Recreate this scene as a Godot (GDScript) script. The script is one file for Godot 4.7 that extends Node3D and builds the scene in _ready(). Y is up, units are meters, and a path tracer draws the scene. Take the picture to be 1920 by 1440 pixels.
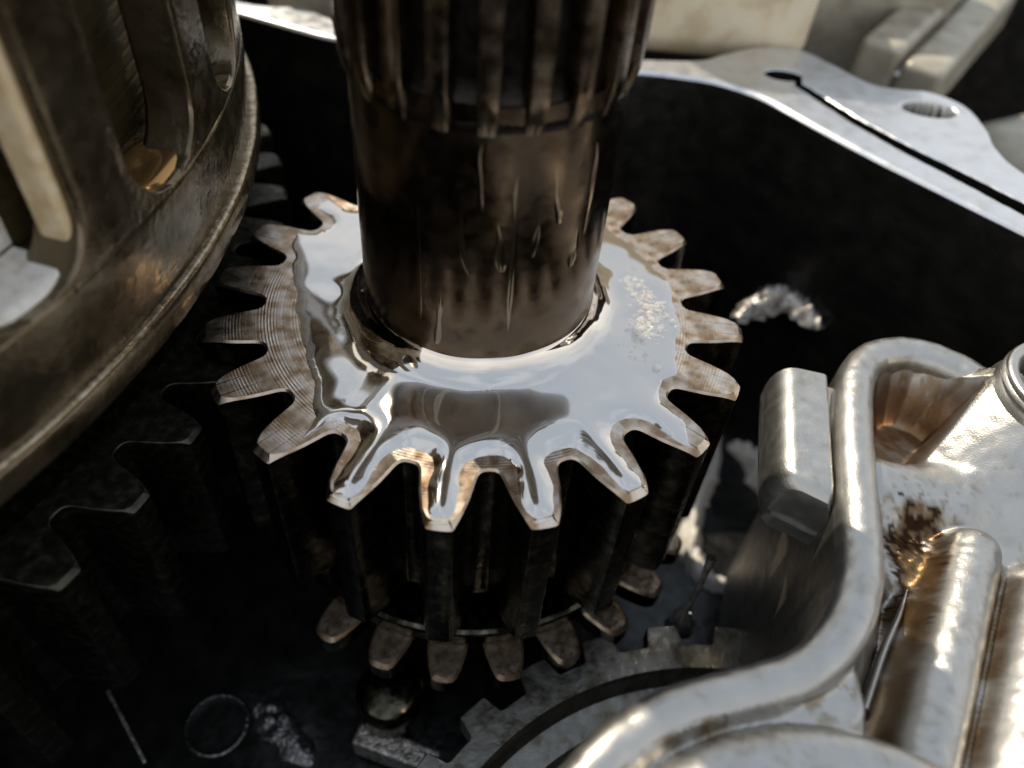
extends Node3D
# Oily gear train in an open engine case. Lengths are written in units of K metres (the pinion's tip radius is 100 units = 28 mm).
const K := 0.00028

# ---------------------------------------------------------------- mesh builder
class MB:
	var v := PackedVector3Array()
	var n := PackedVector3Array()
	var uv := PackedVector2Array()
	var col := PackedColorArray()
	var idx := PackedInt32Array()
	var tint := Color.WHITE

	# rows of points, all rows equally long; u runs along a row. Normals are averaged inside this sheet only, so sheets meet crisply.
	func sheet(rows: Array, flip := false, wrap_u := false, wrap_v := false, uvs: Array = [], cols: Array = []) -> void:
		var nv := rows.size()
		var nu: int = rows[0].size()
		var first := v.size()
		var nn := PackedVector3Array()
		nn.resize(nu * nv)
		var mu := nu if wrap_u else nu - 1
		var mv := nv if wrap_v else nv - 1
		for j in mv:
			var j2 := (j + 1) % nv
			var ra: PackedVector3Array = rows[j]
			var rb: PackedVector3Array = rows[j2]
			for i in mu:
				var i2 := (i + 1) % nu
				var a := ra[i]
				var b := ra[i2]
				var c := rb[i2]
				var d := rb[i]
				var f := (d - b).cross(c - a)
				if flip:
					f = -f
				var ia := j * nu + i
				var ib := j * nu + i2
				var ic := j2 * nu + i2
				var id := j2 * nu + i
				nn[ia] += f
				nn[ib] += f
				nn[ic] += f
				nn[id] += f
				if flip:
					idx.append_array(PackedInt32Array([first + ia, first + ic, first + ib, first + ia, first + id, first + ic]))
				else:
					idx.append_array(PackedInt32Array([first + ia, first + ib, first + ic, first + ia, first + ic, first + id]))
		for j in nv:
			v.append_array(rows[j])
			for i in nu:
				n.append(nn[j * nu + i].normalized())
				uv.append(uvs[j][i] if uvs.size() else Vector2(float(i) / nu, float(j) / nv))
				col.append(cols[j][i] if cols.size() else tint)

	# moves the faces whose corners all pass the test into a mesh of their own
	func take(test: Callable) -> MB:
		var o := MB.new()
		var map := {}
		var rest := PackedInt32Array()
		for q in range(0, idx.size(), 3):
			if test.call(v[idx[q]]) and test.call(v[idx[q + 1]]) and test.call(v[idx[q + 2]]):
				for k in 3:
					var a := idx[q + k]
					if not map.has(a):
						map[a] = o.v.size()
						o.v.append(v[a])
						o.n.append(n[a])
						o.uv.append(uv[a])
						o.col.append(col[a])
					o.idx.append(map[a])
			else:
				rest.append_array(PackedInt32Array([idx[q], idx[q + 1], idx[q + 2]]))
		idx = rest
		return o

	func fan(center: Vector3, ring: PackedVector3Array, normal: Vector3) -> void:
		var first := v.size()
		v.append(center)
		n.append(normal)
		uv.append(Vector2.ZERO)
		col.append(tint)
		for p in ring:
			v.append(p)
			n.append(normal)
			uv.append(Vector2(p.x, p.z) * 0.01)
			col.append(tint)
		for i in ring.size():
			var a := first + 1 + i
			var b := first + 1 + (i + 1) % ring.size()
			if (v[b] - v[first]).cross(v[a] - v[first]).dot(normal) > 0.0:
				idx.append_array(PackedInt32Array([first, a, b]))
			else:
				idx.append_array(PackedInt32Array([first, b, a]))

	# rounded box about c, half sizes h, edge radius r
	func rbox(c: Vector3, h: Vector3, r: float, basis := Basis()) -> void:
		var inner := h - Vector3(r, r, r)
		for axis in 3:
			for s in [-1.0, 1.0]:
				var ua := (axis + 1) % 3
				var va := (axis + 2) % 3
				var la := [-h[ua], -h[ua] + r * 0.4, -h[ua] + r, h[ua] - r, h[ua] - r * 0.4, h[ua]]
				var lb := [-h[va], -h[va] + r * 0.4, -h[va] + r, h[va] - r, h[va] - r * 0.4, h[va]]
				var first := v.size()
				for b in lb:
					for a in la:
						var p := Vector3()
						p[axis] = s * h[axis]
						p[ua] = a
						p[va] = b
						var q := p.clamp(-inner, inner)
						var d := (p - q).normalized()
						v.append(c + basis * (q + d * r))
						n.append(basis * d)
						uv.append(Vector2(a, b) * 0.01)
						col.append(tint)
				for j in 5:
					for i in 5:
						var k := first + j * 6 + i
						if s > 0.0:
							idx.append_array(PackedInt32Array([k, k + 7, k + 1, k, k + 6, k + 7]))
						else:
							idx.append_array(PackedInt32Array([k, k + 1, k + 7, k, k + 7, k + 6]))

	# surface of revolution about a vertical axis through c: profile of (radius, height), angles a0..a1 in degrees (0 = +z, 90 = +x)
	func lathe(c: Vector3, prof: Array, a0 := 0.0, a1 := 360.0, seg := 96, crisp := false, wobble: FastNoiseLite = null, amp := 0.0) -> void:
		var closed := a1 - a0 >= 359.9
		var parts := []
		if crisp:
			for i in prof.size() - 1:
				parts.append([prof[i], prof[i + 1]])
		else:
			parts.append(prof)
		for pr in parts:
			var rows := []
			var uvs := []
			var run := 0.0
			for k in pr.size():
				var p: Vector2 = pr[k]
				if k:
					run += p.distance_to(pr[k - 1])
				var row := PackedVector3Array()
				var ur := PackedVector2Array()
				var m := seg if closed else seg + 1
				for i in m:
					var a := deg_to_rad(a0 + (a1 - a0) * i / seg)
					var rr := p.x
					if wobble:
						rr += amp * wobble.get_noise_3d(sin(a) * p.x, p.y, cos(a) * p.x)
					row.append(c + Vector3(sin(a) * rr, p.y, cos(a) * rr))
					ur.append(Vector2(a * 4.0, (p.x + p.y) * 0.05))
				rows.append(row)
				uvs.append(ur)
			sheet(rows, false, closed, false, uvs)

	func ball(c: Vector3, r: float, squash := 1.0, seg := 7, rings := 4) -> void:
		var rows := []
		for j in rings + 1:
			var b := PI / 2 * j / rings * 1.0
			var row := PackedVector3Array()
			for i in seg:
				var a := TAU * i / seg
				row.append(c + Vector3(cos(b) * sin(a) * r, sin(b) * r * squash, cos(b) * cos(a) * r))
			rows.append(row)
		sheet(rows, false, true)

	func mesh() -> ArrayMesh:
		var arr := []
		arr.resize(Mesh.ARRAY_MAX)
		var s := PackedVector3Array()
		s.resize(v.size())
		for i in v.size():
			s[i] = v[i] * 0.00028
		arr[Mesh.ARRAY_VERTEX] = s
		arr[Mesh.ARRAY_NORMAL] = n
		arr[Mesh.ARRAY_TEX_UV] = uv
		arr[Mesh.ARRAY_COLOR] = col
		arr[Mesh.ARRAY_INDEX] = idx
		var m := ArrayMesh.new()
		m.add_surface_from_arrays(Mesh.PRIMITIVE_TRIANGLES, arr)
		return m

# ---------------------------------------------------------------- scene helpers
func put(called: String, mb: MB, mat: Material, parent: Node3D = null, kind := "") -> MeshInstance3D:
	var o := MeshInstance3D.new()
	o.name = called
	o.mesh = mb.mesh()
	o.material_override = mat
	(parent if parent else self).add_child(o, true)
	if kind:
		o.set_meta("kind", kind)
	return o

func thing(called: String, label: String, category: String, group := "", kind := "") -> Node3D:
	var o := Node3D.new()
	o.name = called
	add_child(o, true)
	tag(o, label, category, group, kind)
	return o

func tag(o: Node3D, label: String, category: String, group := "", kind := "") -> void:
	o.set_meta("label", label)
	o.set_meta("category", category)
	if group:
		o.set_meta("group", group)
	if kind:
		o.set_meta("kind", kind)

func noise(freq: float, oct := 4, sd := 1, type := FastNoiseLite.TYPE_SIMPLEX_SMOOTH) -> FastNoiseLite:
	var f := FastNoiseLite.new()
	f.seed = sd
	f.noise_type = type
	f.frequency = freq
	f.fractal_octaves = oct
	return f

func ramp(stops: Array) -> Gradient:
	var g := Gradient.new()
	var o := PackedFloat32Array()
	var c := PackedColorArray()
	for s in stops:
		o.append(s[0])
		c.append(s[1])
	g.offsets = o
	g.colors = c
	return g

func ntex(freq: float, stops: Array, sd := 1, oct := 5, size := 512, type := FastNoiseLite.TYPE_SIMPLEX_SMOOTH) -> NoiseTexture2D:
	var t := NoiseTexture2D.new()
	t.width = size
	t.height = size
	t.seamless = true
	t.noise = noise(freq, oct, sd, type)
	t.color_ramp = ramp(stops)
	return t

func grey(x: float) -> Color:
	return Color(x, x, x)

func lin(r: float, g: float, b: float) -> Color:
	return Color(r, g, b).linear_to_srgb()

# tile = size of the texture tile in units
func metal(stops: Array, metallic: float, rough: Array, tile: float, relief: float, sd: int, freq := 0.008, btype := FastNoiseLite.TYPE_SIMPLEX_SMOOTH, bfreq := 0.03) -> StandardMaterial3D:
	var m := StandardMaterial3D.new()
	m.albedo_color = Color.WHITE
	m.albedo_texture = ntex(freq, stops, sd)
	m.metallic = metallic
	m.roughness = 1.0
	m.roughness_texture = ntex(freq * 1.6, [[0.25, grey(rough[0])], [0.75, grey(rough[1])]], sd + 7)
	m.roughness_texture_channel = BaseMaterial3D.TEXTURE_CHANNEL_GREEN
	if relief > 0.0:
		m.heightmap_enabled = true
		m.heightmap_scale = relief * 0.16 * K * 100.0
		m.heightmap_texture = ntex(bfreq, [[0.2, Color.BLACK], [0.8, Color.WHITE]], sd + 13, 5, 512, btype)
	m.uv1_triplanar = true
	m.uv1_world_triplanar = true
	m.uv1_scale = Vector3.ONE / (tile * K)
	return m

func pol(r: float, deg: float, y := 0.0) -> Vector3:
	var a := deg_to_rad(deg)
	return Vector3(sin(a) * r, y, cos(a) * r)

func smin(a: float, b: float, k: float) -> float:
	var h := clampf(0.5 + 0.5 * (b - a) / k, 0.0, 1.0)
	return lerpf(b, a, h) - k * h * (1.0 - h)

func smax(a: float, b: float, k: float) -> float:
	return -smin(-a, -b, k)

func seg_dist(p: Vector2, a: Vector2, b: Vector2) -> float:
	var l := (b - a).length_squared()
	if l < 1e-9:
		return p.distance_to(a)
	var t := clampf((p - a).dot(b - a) / l, 0.0, 1.0)
	return p.distance_to(a.lerp(b, t))

func path_dist(p: Vector2, pts: Array) -> float:
	var d := 1e9
	for i in pts.size() - 1:
		d = minf(d, seg_dist(p, pts[i], pts[i + 1]))
	return d

func spline(pts: Array, steps: int, closed := false) -> Array:
	var out := []
	var m := pts.size()
	var last := m if closed else m - 1
	for i in last:
		var p0: Vector2 = pts[(i - 1 + m) % m] if closed or i > 0 else pts[0]
		var p1: Vector2 = pts[i]
		var p2: Vector2 = pts[(i + 1) % m]
		var p3: Vector2 = pts[(i + 2) % m] if closed or i + 2 < m else pts[m - 1]
		for k in steps:
			var t := float(k) / steps
			out.append(p1.cubic_interpolate(p2, p0, p3, t))
	if not closed:
		out.append(pts[m - 1])
	return out

# ---------------------------------------------------------------- materials
var M := {}

func materials() -> void:
	# turned face: fine concentric tool marks laid along the polar texture coordinates
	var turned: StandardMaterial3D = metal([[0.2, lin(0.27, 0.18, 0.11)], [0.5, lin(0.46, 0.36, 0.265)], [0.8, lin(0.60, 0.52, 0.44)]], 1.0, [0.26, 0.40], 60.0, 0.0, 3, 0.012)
	turned.uv1_triplanar = false
	turned.uv1_world_triplanar = false
	turned.uv1_scale = Vector3(1, 1, 1)
	turned.heightmap_enabled = true
	turned.heightmap_scale = 0.06 * K * 100.0
	turned.heightmap_texture = tool_marks()
	M.turned = turned
	M.flank = metal([[0.25, lin(0.030, 0.027, 0.018)], [0.6, lin(0.085, 0.076, 0.053)], [0.85, lin(0.19, 0.165, 0.12)]], 1.0, [0.14, 0.32], 70.0, 0.35, 21, 0.016)  # oily flanks, with their backlit shade put into the colour
	M.journal = metal([[0.15, lin(0.075, 0.052, 0.034)], [0.35, lin(0.12, 0.088, 0.060)], [0.8, lin(0.145, 0.109, 0.076)]], 1.0, [0.16, 0.27], 75.0, 0.12, 31, 0.012)
	M.spline = metal([[0.2, lin(0.15, 0.108, 0.072)], [0.5, lin(0.23, 0.175, 0.122)], [0.85, lin(0.32, 0.26, 0.195)]], 1.0, [0.16, 0.30], 60.0, 0.12, 41, 0.012)
	M.splineroot = metal([[0.2, lin(0.004, 0.003, 0.003)], [0.8, lin(0.016, 0.012, 0.008)]], 0.6, [0.2, 0.35], 60.0, 0.2, 44, 0.016)  # near-black colour paints the shadows between the splines
	# a clear wet film: the turned steel shows through its gloss
	var film := StandardMaterial3D.new()
	film.albedo_texture = ntex(0.008, [[0.3, Color(lin(0.72, 0.67, 0.61), 0.9)], [0.7, Color(lin(0.72, 0.67, 0.61), 0.9)]], 201)
	film.transparency = BaseMaterial3D.TRANSPARENCY_ALPHA
	film.metallic = 1.0
	film.roughness = 0.05
	film.uv1_triplanar = true
	film.uv1_world_triplanar = true
	film.uv1_scale = Vector3.ONE / (120.0 * K)
	M.oil = film
	M.drip = StandardMaterial3D.new()
	M.drip.albedo_color = lin(0.26, 0.21, 0.155)
	M.drip.metallic = 1.0
	M.drip.roughness = 0.14
	M.bubble = StandardMaterial3D.new()
	M.bubble.albedo_color = Color(0.95, 0.93, 0.9, 0.25)
	M.bubble.transparency = BaseMaterial3D.TRANSPARENCY_ALPHA
	M.bubble.roughness = 0.03
	M.puddle = StandardMaterial3D.new()
	M.puddle.albedo_color = lin(0.30, 0.17, 0.055)
	M.puddle.metallic = 0.7
	M.puddle.roughness = 0.08
	M.basket = metal([[0.15, lin(0.085, 0.063, 0.036)], [0.45, lin(0.14, 0.109, 0.067)], [0.8, lin(0.19, 0.153, 0.103)]], 0.85, [0.17, 0.34], 120.0, 0.6, 51, 0.014, FastNoiseLite.TYPE_SIMPLEX_SMOOTH, 0.06)
	M.sill = metal([[0.2, lin(0.10, 0.065, 0.028)], [0.5, lin(0.20, 0.14, 0.07)], [0.8, lin(0.28, 0.21, 0.12)]], 0.5, [0.12, 0.3], 70.0, 0.6, 61, 0.02, FastNoiseLite.TYPE_SIMPLEX_SMOOTH, 0.06)
	M.tab = metal([[0.2, lin(0.58, 0.42, 0.22)], [0.6, lin(0.74, 0.58, 0.36)], [0.85, lin(0.80, 0.68, 0.48)]], 0.0, [0.35, 0.55], 60.0, 0.6, 66, 0.012)
	M.plates = metal([[0.2, lin(0.07, 0.05, 0.022)], [0.5, lin(0.11, 0.082, 0.038)], [0.8, lin(0.14, 0.105, 0.05)]], 0.6, [0.25, 0.42], 90.0, 0.3, 71, 0.008)
	M.cast = metal([[0.10, lin(0.37, 0.34, 0.295)], [0.3, lin(0.44, 0.42, 0.38)], [0.85, lin(0.48, 0.46, 0.425)]], 0.92, [0.29, 0.42], 85.0, 0.5, 81, 0.015, FastNoiseLite.TYPE_SIMPLEX_SMOOTH, 0.3)
	M.cast.vertex_color_use_as_albedo = true
	M.rim = metal([[0.12, lin(0.55, 0.54, 0.52)], [0.3, lin(0.61, 0.61, 0.61)], [0.8, lin(0.65, 0.66, 0.67)]], 0.85, [0.30, 0.42], 90.0, 0.3, 91, 0.012, FastNoiseLite.TYPE_SIMPLEX_SMOOTH, 0.15)
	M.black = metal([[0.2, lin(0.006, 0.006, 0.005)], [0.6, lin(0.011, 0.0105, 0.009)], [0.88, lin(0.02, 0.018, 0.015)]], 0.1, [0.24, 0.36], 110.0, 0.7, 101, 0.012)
	M.darksteel = metal([[0.2, lin(0.05, 0.048, 0.044)], [0.5, lin(0.18, 0.175, 0.165)], [0.8, lin(0.34, 0.33, 0.32)]], 0.9, [0.2, 0.4], 40.0, 1.5, 115, 0.03)
	M.painted_sunlit = metal([[0.2, lin(0.60, 0.54, 0.45)], [0.5, lin(0.76, 0.72, 0.65)], [0.8, lin(0.80, 0.77, 0.72)]], 0.0, [0.35, 0.5], 60.0, 1.2, 117, 0.02, FastNoiseLite.TYPE_SIMPLEX_SMOOTH, 0.1)  # pale colour with sunlight put into it
	M.worn = metal([[0.2, lin(0.16, 0.115, 0.06)], [0.5, lin(0.34, 0.27, 0.18)], [0.8, lin(0.46, 0.39, 0.29)]], 0.9, [0.22, 0.38], 60.0, 0.4, 119, 0.03)
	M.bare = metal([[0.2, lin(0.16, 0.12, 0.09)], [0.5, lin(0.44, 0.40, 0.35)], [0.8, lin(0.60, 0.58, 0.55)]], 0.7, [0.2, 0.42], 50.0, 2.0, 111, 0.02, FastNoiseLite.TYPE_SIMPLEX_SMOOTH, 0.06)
	M.blackgear = metal([[0.2, lin(0.015, 0.015, 0.010)], [0.6, lin(0.035, 0.032, 0.024)], [0.85, lin(0.08, 0.07, 0.052)]], 0.9, [0.26, 0.46], 60.0, 0.4, 121, 0.02)
	M.geartop = metal([[0.2, lin(0.02, 0.02, 0.014)], [0.6, lin(0.045, 0.042, 0.030)], [0.85, lin(0.08, 0.073, 0.055)]], 0.8, [0.3, 0.46], 60.0, 0.4, 125, 0.02)
	M.sprocket = metal([[0.2, lin(0.20, 0.14, 0.09)], [0.5, lin(0.32, 0.24, 0.165)], [0.8, lin(0.38, 0.30, 0.22)]], 0.8, [0.25, 0.4], 60.0, 0.5, 131, 0.02)
	M.ringgear = metal([[0.15, lin(0.09, 0.08, 0.058)], [0.4, lin(0.16, 0.15, 0.128)], [0.8, lin(0.20, 0.19, 0.17)]], 0.9, [0.24, 0.38], 80.0, 0.4, 141, 0.015)
	M.housing = metal([[0.2, lin(0.64, 0.51, 0.33)], [0.5, lin(0.78, 0.66, 0.46)], [0.8, lin(0.80, 0.70, 0.52)]], 0.1, [0.4, 0.6], 160.0, 0.6, 151, 0.012)
	M.dull = metal([[0.2, lin(0.30, 0.265, 0.20)], [0.5, lin(0.40, 0.36, 0.28)], [0.8, lin(0.45, 0.41, 0.33)]], 0.3, [0.4, 0.6], 160.0, 0.6, 155, 0.012)
	M.pit = metal([[0.2, lin(0.02, 0.019, 0.017)], [0.55, lin(0.07, 0.067, 0.06)], [0.8, lin(0.30, 0.29, 0.28)]], 0.9, [0.2, 0.4], 30.0, 2.0, 116, 0.03)
	M.dirt = metal([[0.2, lin(0.02, 0.010, 0.004)], [0.45, lin(0.09, 0.040, 0.014)], [0.7, lin(0.22, 0.13, 0.06)], [0.9, lin(0.5, 0.42, 0.32)]], 0.2, [0.2, 0.5], 24.0, 3.0, 161, 0.03, FastNoiseLite.TYPE_SIMPLEX_SMOOTH, 0.05)

func tool_marks() -> ImageTexture:
	var im := Image.create(256, 512, false, Image.FORMAT_RGB8)
	var rng := RandomNumberGenerator.new()
	rng.seed = 77
	var nz := noise(0.02, 3, 5)
	for y in 512:
		var base := 0.5 + (0.22 + 0.20 * sin(y * 0.061)) * sin(y * TAU / 512.0 * 56.0) + rng.randf_range(-0.16, 0.16)
		for x in 256:
			im.set_pixel(x, y, grey(clampf(base + 0.15 * nz.get_noise_2d(absf(x - 128.0) * 0.12, y * 1.5), 0.0, 1.0)))
	return ImageTexture.create_from_image(im)

# ---------------------------------------------------------------- gears
# half outline of a tooth as (angle as a share of half the pitch, radius between root and tip)
func tooth_outline(pitch_deg: float, root: float, tip: float, shape: Array) -> Array:
	var out := []
	for s in shape:
		out.append(Vector2(-s[0] * pitch_deg * 0.5, lerpf(root, tip, s[1])))
	for i in range(shape.size() - 1, -1, -1):
		if shape[i][0] > 0.0:
			out.append(Vector2(shape[i][0] * pitch_deg * 0.5, lerpf(root, tip, shape[i][1])))
	return out

const PINION_SHAPE := [[1.0, -0.01], [0.86, 0.0], [0.78, 0.03], [0.72, 0.08], [0.68, 0.15], [0.62, 0.30], [0.56, 0.45], [0.49, 0.60], [0.42, 0.74], [0.34, 0.87], [0.27, 0.965], [0.22, 0.985], [0.1, 0.99], [0.0, 0.99]]
const SPROCKET_SHAPE := [[1.0, 0.0], [0.9, 0.02], [0.82, 0.10], [0.76, 0.26], [0.66, 0.52], [0.53, 0.76], [0.40, 0.92], [0.28, 0.98], [0.12, 1.0], [0.0, 1.0]]

func tooth_mesh(outline: Array, inner: float, y0: float, y1: float, cham: float, tipcham: float, tip: float) -> Array:
	# returns [end face and chamfers, flanks]; centred on +z
	var face := MB.new()
	var side := MB.new()
	var rows := [PackedVector3Array(), PackedVector3Array(), PackedVector3Array()]
	var uvs := [PackedVector2Array(), PackedVector2Array(), PackedVector2Array()]
	var top := []
	var ctr := []
	for i in outline.size():
		var o: Vector2 = outline[i]
		var a: Vector2 = outline[maxi(i - 1, 0)]
		var b: Vector2 = outline[mini(i + 1, outline.size() - 1)]
		var pa := pol(a.y, a.x)
		var pb := pol(b.y, b.x)
		var tdir := (pb - pa).normalized()
		var inward := Vector3(tdir.z, 0, -tdir.x)
		var p := pol(o.y, o.x)
		if i == 0 or i == outline.size() - 1:
			inward = -p.normalized()
		var near_tip := smoothstep(tip - (tip - inner) * 0.12, tip - 0.5, o.y)
		var c := lerpf(cham, tipcham, near_tip)
		ctr.append(p + inward * c)
		top.append(c)
	for i in outline.size():
		var o: Vector2 = outline[i]
		var p: Vector3 = ctr[i]
		var q := pol(inner, o.x)
		for k in 3:
			var w: Vector3 = [q, q.lerp(p, 0.5), p][k]
			w.y = y0
			rows[k].append(w)
			uvs[k].append(Vector2(atan2(w.x, w.z) * 1.45, Vector2(w.x, w.z).length() / 62.0))
	face.sheet(rows, true, false, false, uvs)
	var edge := [PackedVector3Array(), PackedVector3Array()]
	var euv := [PackedVector2Array(), PackedVector2Array()]
	var wall := [PackedVector3Array(), PackedVector3Array(), PackedVector3Array()]
	for i in outline.size():
		var o: Vector2 = outline[i]
		edge[0].append(ctr[i] + Vector3(0, y0, 0))
		edge[1].append(pol(o.y, o.x, y0 - top[i] * 1.1))
		for k in 2:
			euv[k].append(Vector2(o.x * 0.05, 0.5 + k * 0.002))
		wall[0].append(edge[1][i])
		wall[1].append(pol(o.y, o.x, y1 + cham))
		wall[2].append(pol(o.y - cham, o.x, y1))
	face.sheet(edge, true, false, false, euv)
	side.sheet([wall[0], wall[1]], true)
	side.sheet([wall[1], wall[2]], true)
	var under := [PackedVector3Array(), PackedVector3Array()]
	for i in outline.size():
		under[0].append(wall[2][i])
		under[1].append(pol(inner, outline[i].x, y1))
	side.sheet(under, true)
	return [face, side]

func spin_teeth(parent: Node3D, parts: Array, mats: Array, count: int, phase: float, only := [], flank_name := "flank") -> void:
	var face_mesh: ArrayMesh = parts[0].mesh()
	var side_mesh: ArrayMesh = parts[1].mesh()
	for k in count:
		var deg := phase + 360.0 * k / count
		if only.size():
			var w := wrapf(deg, -180.0, 180.0)
			if w < only[0] or w > only[1]:
				continue
		var t := MeshInstance3D.new()
		t.name = "tooth"
		t.mesh = face_mesh
		t.material_override = mats[0]
		t.rotation.y = deg_to_rad(deg)
		parent.add_child(t, true)
		var s := MeshInstance3D.new()
		s.name = flank_name
		s.mesh = side_mesh
		s.material_override = mats[1]
		t.add_child(s, true)

func disc(mb: MB, r0: float, r1: float, y: float, seg: int, off := 0.0, rings := 6) -> void:
	var rows := []
	var uvs := []
	for j in rings + 1:
		var r := lerpf(r0, r1, float(j) / rings)
		var row := PackedVector3Array()
		var ur := PackedVector2Array()
		for i in seg + 1:
			var d := off + 360.0 * i / seg
			row.append(pol(r, d, y))
			ur.append(Vector2(deg_to_rad(d) * 1.45, r / 62.0))
		rows.append(row)
		uvs.append(ur)
	mb.sheet(rows, true, false, false, uvs)

# ---------------------------------------------------------------- build
func _ready() -> void:
	stage()
	materials()
	crankcase()
	basket()
	primary_gear()
	pinion()
	shaft()
	sprocket()
	pump_gear()
	pump_cover()
	oil()
	lumps()
	background()

func stage() -> void:
	var cam := Camera3D.new()
	cam.name = "camera"
	var f := 1473.97
	var pitch := 0.80992
	var roll := 0.095664
	var fwd := Vector3(0, -sin(pitch), -cos(pitch))
	var right := Vector3(1, 0, 0)
	var up := right.cross(fwd)
	var r2 := right * cos(roll) + up * sin(roll)
	var u2 := up * cos(roll) - right * sin(roll)
	cam.transform = Transform3D(Basis(r2, u2, -fwd), Vector3(15.484, 195.418, 227.032) * K)
	var fov := rad_to_deg(2.0 * atan(720.0 / f))
	var at := CameraAttributesPhysical.new()
	at.frustum_focal_length = 12.0 / (720.0 / f)
	at.frustum_focus_distance = 268.0 * K
	at.frustum_near = 0.002
	at.frustum_far = 20.0
	at.exposure_aperture = 16.0
	cam.attributes = at
	cam.fov = fov
	cam.near = 0.002
	cam.far = 20.0
	add_child(cam)
	cam.current = true
	var we := WorldEnvironment.new()
	we.name = "daylight"
	var e := Environment.new()
	e.background_mode = Environment.BG_SKY
	var sky := Sky.new()
	var sm := ProceduralSkyMaterial.new()
	sm.sky_top_color = Color(0.64, 0.69, 0.755)
	sm.sky_horizon_color = Color(0.97, 0.955, 0.93)
	sm.sky_energy_multiplier = 1.05
	sm.sky_curve = 0.25
	sm.ground_bottom_color = Color(0.16, 0.14, 0.12)
	sm.ground_horizon_color = Color(0.35, 0.33, 0.30)
	sm.sun_angle_max = 25.0
	sm.sky_cover = ntex(0.006, [[0.42, Color(1, 1, 1, 0.0)], [0.72, Color(1, 0.98, 0.95, 1.0)]], 301, 6, 1024)
	sm.sky_cover_modulate = Color(0.38, 0.37, 0.36)
	sky.sky_material = sm
	e.sky = sky
	e.tonemap_mode = Environment.TONE_MAPPER_LINEAR
	e.tonemap_exposure = 1.42
	e.sdfgi_enabled = true
	e.ssao_enabled = true
	e.ssil_enabled = true
	we.environment = e
	add_child(we)
	var sun := DirectionalLight3D.new()
	sun.name = "sun"
	sun.light_energy = 0.95
	sun.light_color = Color(1.0, 0.955, 0.88)
	sun.light_angular_distance = 0.5
	sun.shadow_enabled = true
	var az := deg_to_rad(-142.0)
	var el := deg_to_rad(48.0)
	var to_sun := Vector3(sin(az) * cos(el), sin(el), cos(az) * cos(el))
	sun.look_at_from_position(to_sun, Vector3.ZERO)
	add_child(sun)

const CASE_EDGE := [  # inner edge | outer edge of the case mouth, seen from above
	[-560, -300, -600, -340], [-330, -260, -340, -290], [-230, -220, -240, -245], [-149, -191, -154, -206], [-112, -177, -116, -205], [-88, -170, -93, -193],
	[-16, -160, -17, -178], [40, -163, 40, -180], [68, -166, 68, -182], [89, -165, 97, -187], [105, -162, 112, -198], [123, -152, 134, -212], [136, -138, 155, -213],
	[146, -126, 169, -199], [160, -110, 185, -180], [172, -97, 200, -176], [182, -87, 215, -176], [192, -77, 229, -164], [203, -66, 232, -141], [217, -52, 230, -121],
	[232, -36, 237, -98], [262, 0, 275, -40], [300, 80, 325, 70], [290, 280, 320, 300], [150, 400, 160, 430], [-200, 430, -200, 460], [-560, 380, -600, 400], [-720, 60, -750, 60]]
const FLOOR_Y := -175.0

const GROOVE := [Vector2(147, -168), Vector2(167, -136), Vector2(186, -112), Vector2(204, -93), Vector2(224, -70), Vector2(248, -40), Vector2(282, 10)]

func groove_d(p: Vector2) -> float:
	var half := 2.8 + clampf((p.x - 147.0) * 0.024, 0.0, 2.4) + 0.2 * sin(p.x * 0.9) * sin(p.x * 0.37)
	return minf(path_dist(p, GROOVE) - half, (Vector2((p.x - 140.0) / 10.0, (p.y + 178.0) / 6.0).length() - 1.0) * 7.0)

func rim_point(a: Vector2, b: Vector2, tt: float, wide: float, t1: float, t2: float) -> Vector3:
	var p := a.lerp(b, tt)
	var y := 20.0
	y -= 1.6 * pow(clampf(1.0 - minf(tt, 1.0 - tt) * wide / 2.2, 0.0, 1.0), 2.0)
	if t1 >= 0.0:
		var e := (t1 - tt if tt <= t1 else tt - t2) * wide
		y -= 0.5 * pow(clampf(1.0 - e / 1.2, 0.0, 1.0), 2.0)
	if p.x > 180.0 and p.y < -100.0:
		var d2 := (Vector2((p.x - 209.0) / 13.0, (p.y + 155.0) / 7.6).length() - 1.0) * 9.0
		y -= 26.0 * smoothstep(0.3, -1.2, d2) + 0.7 * smoothstep(1.6, 0.0, d2)
	return Vector3(p.x, y, p.y)

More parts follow.
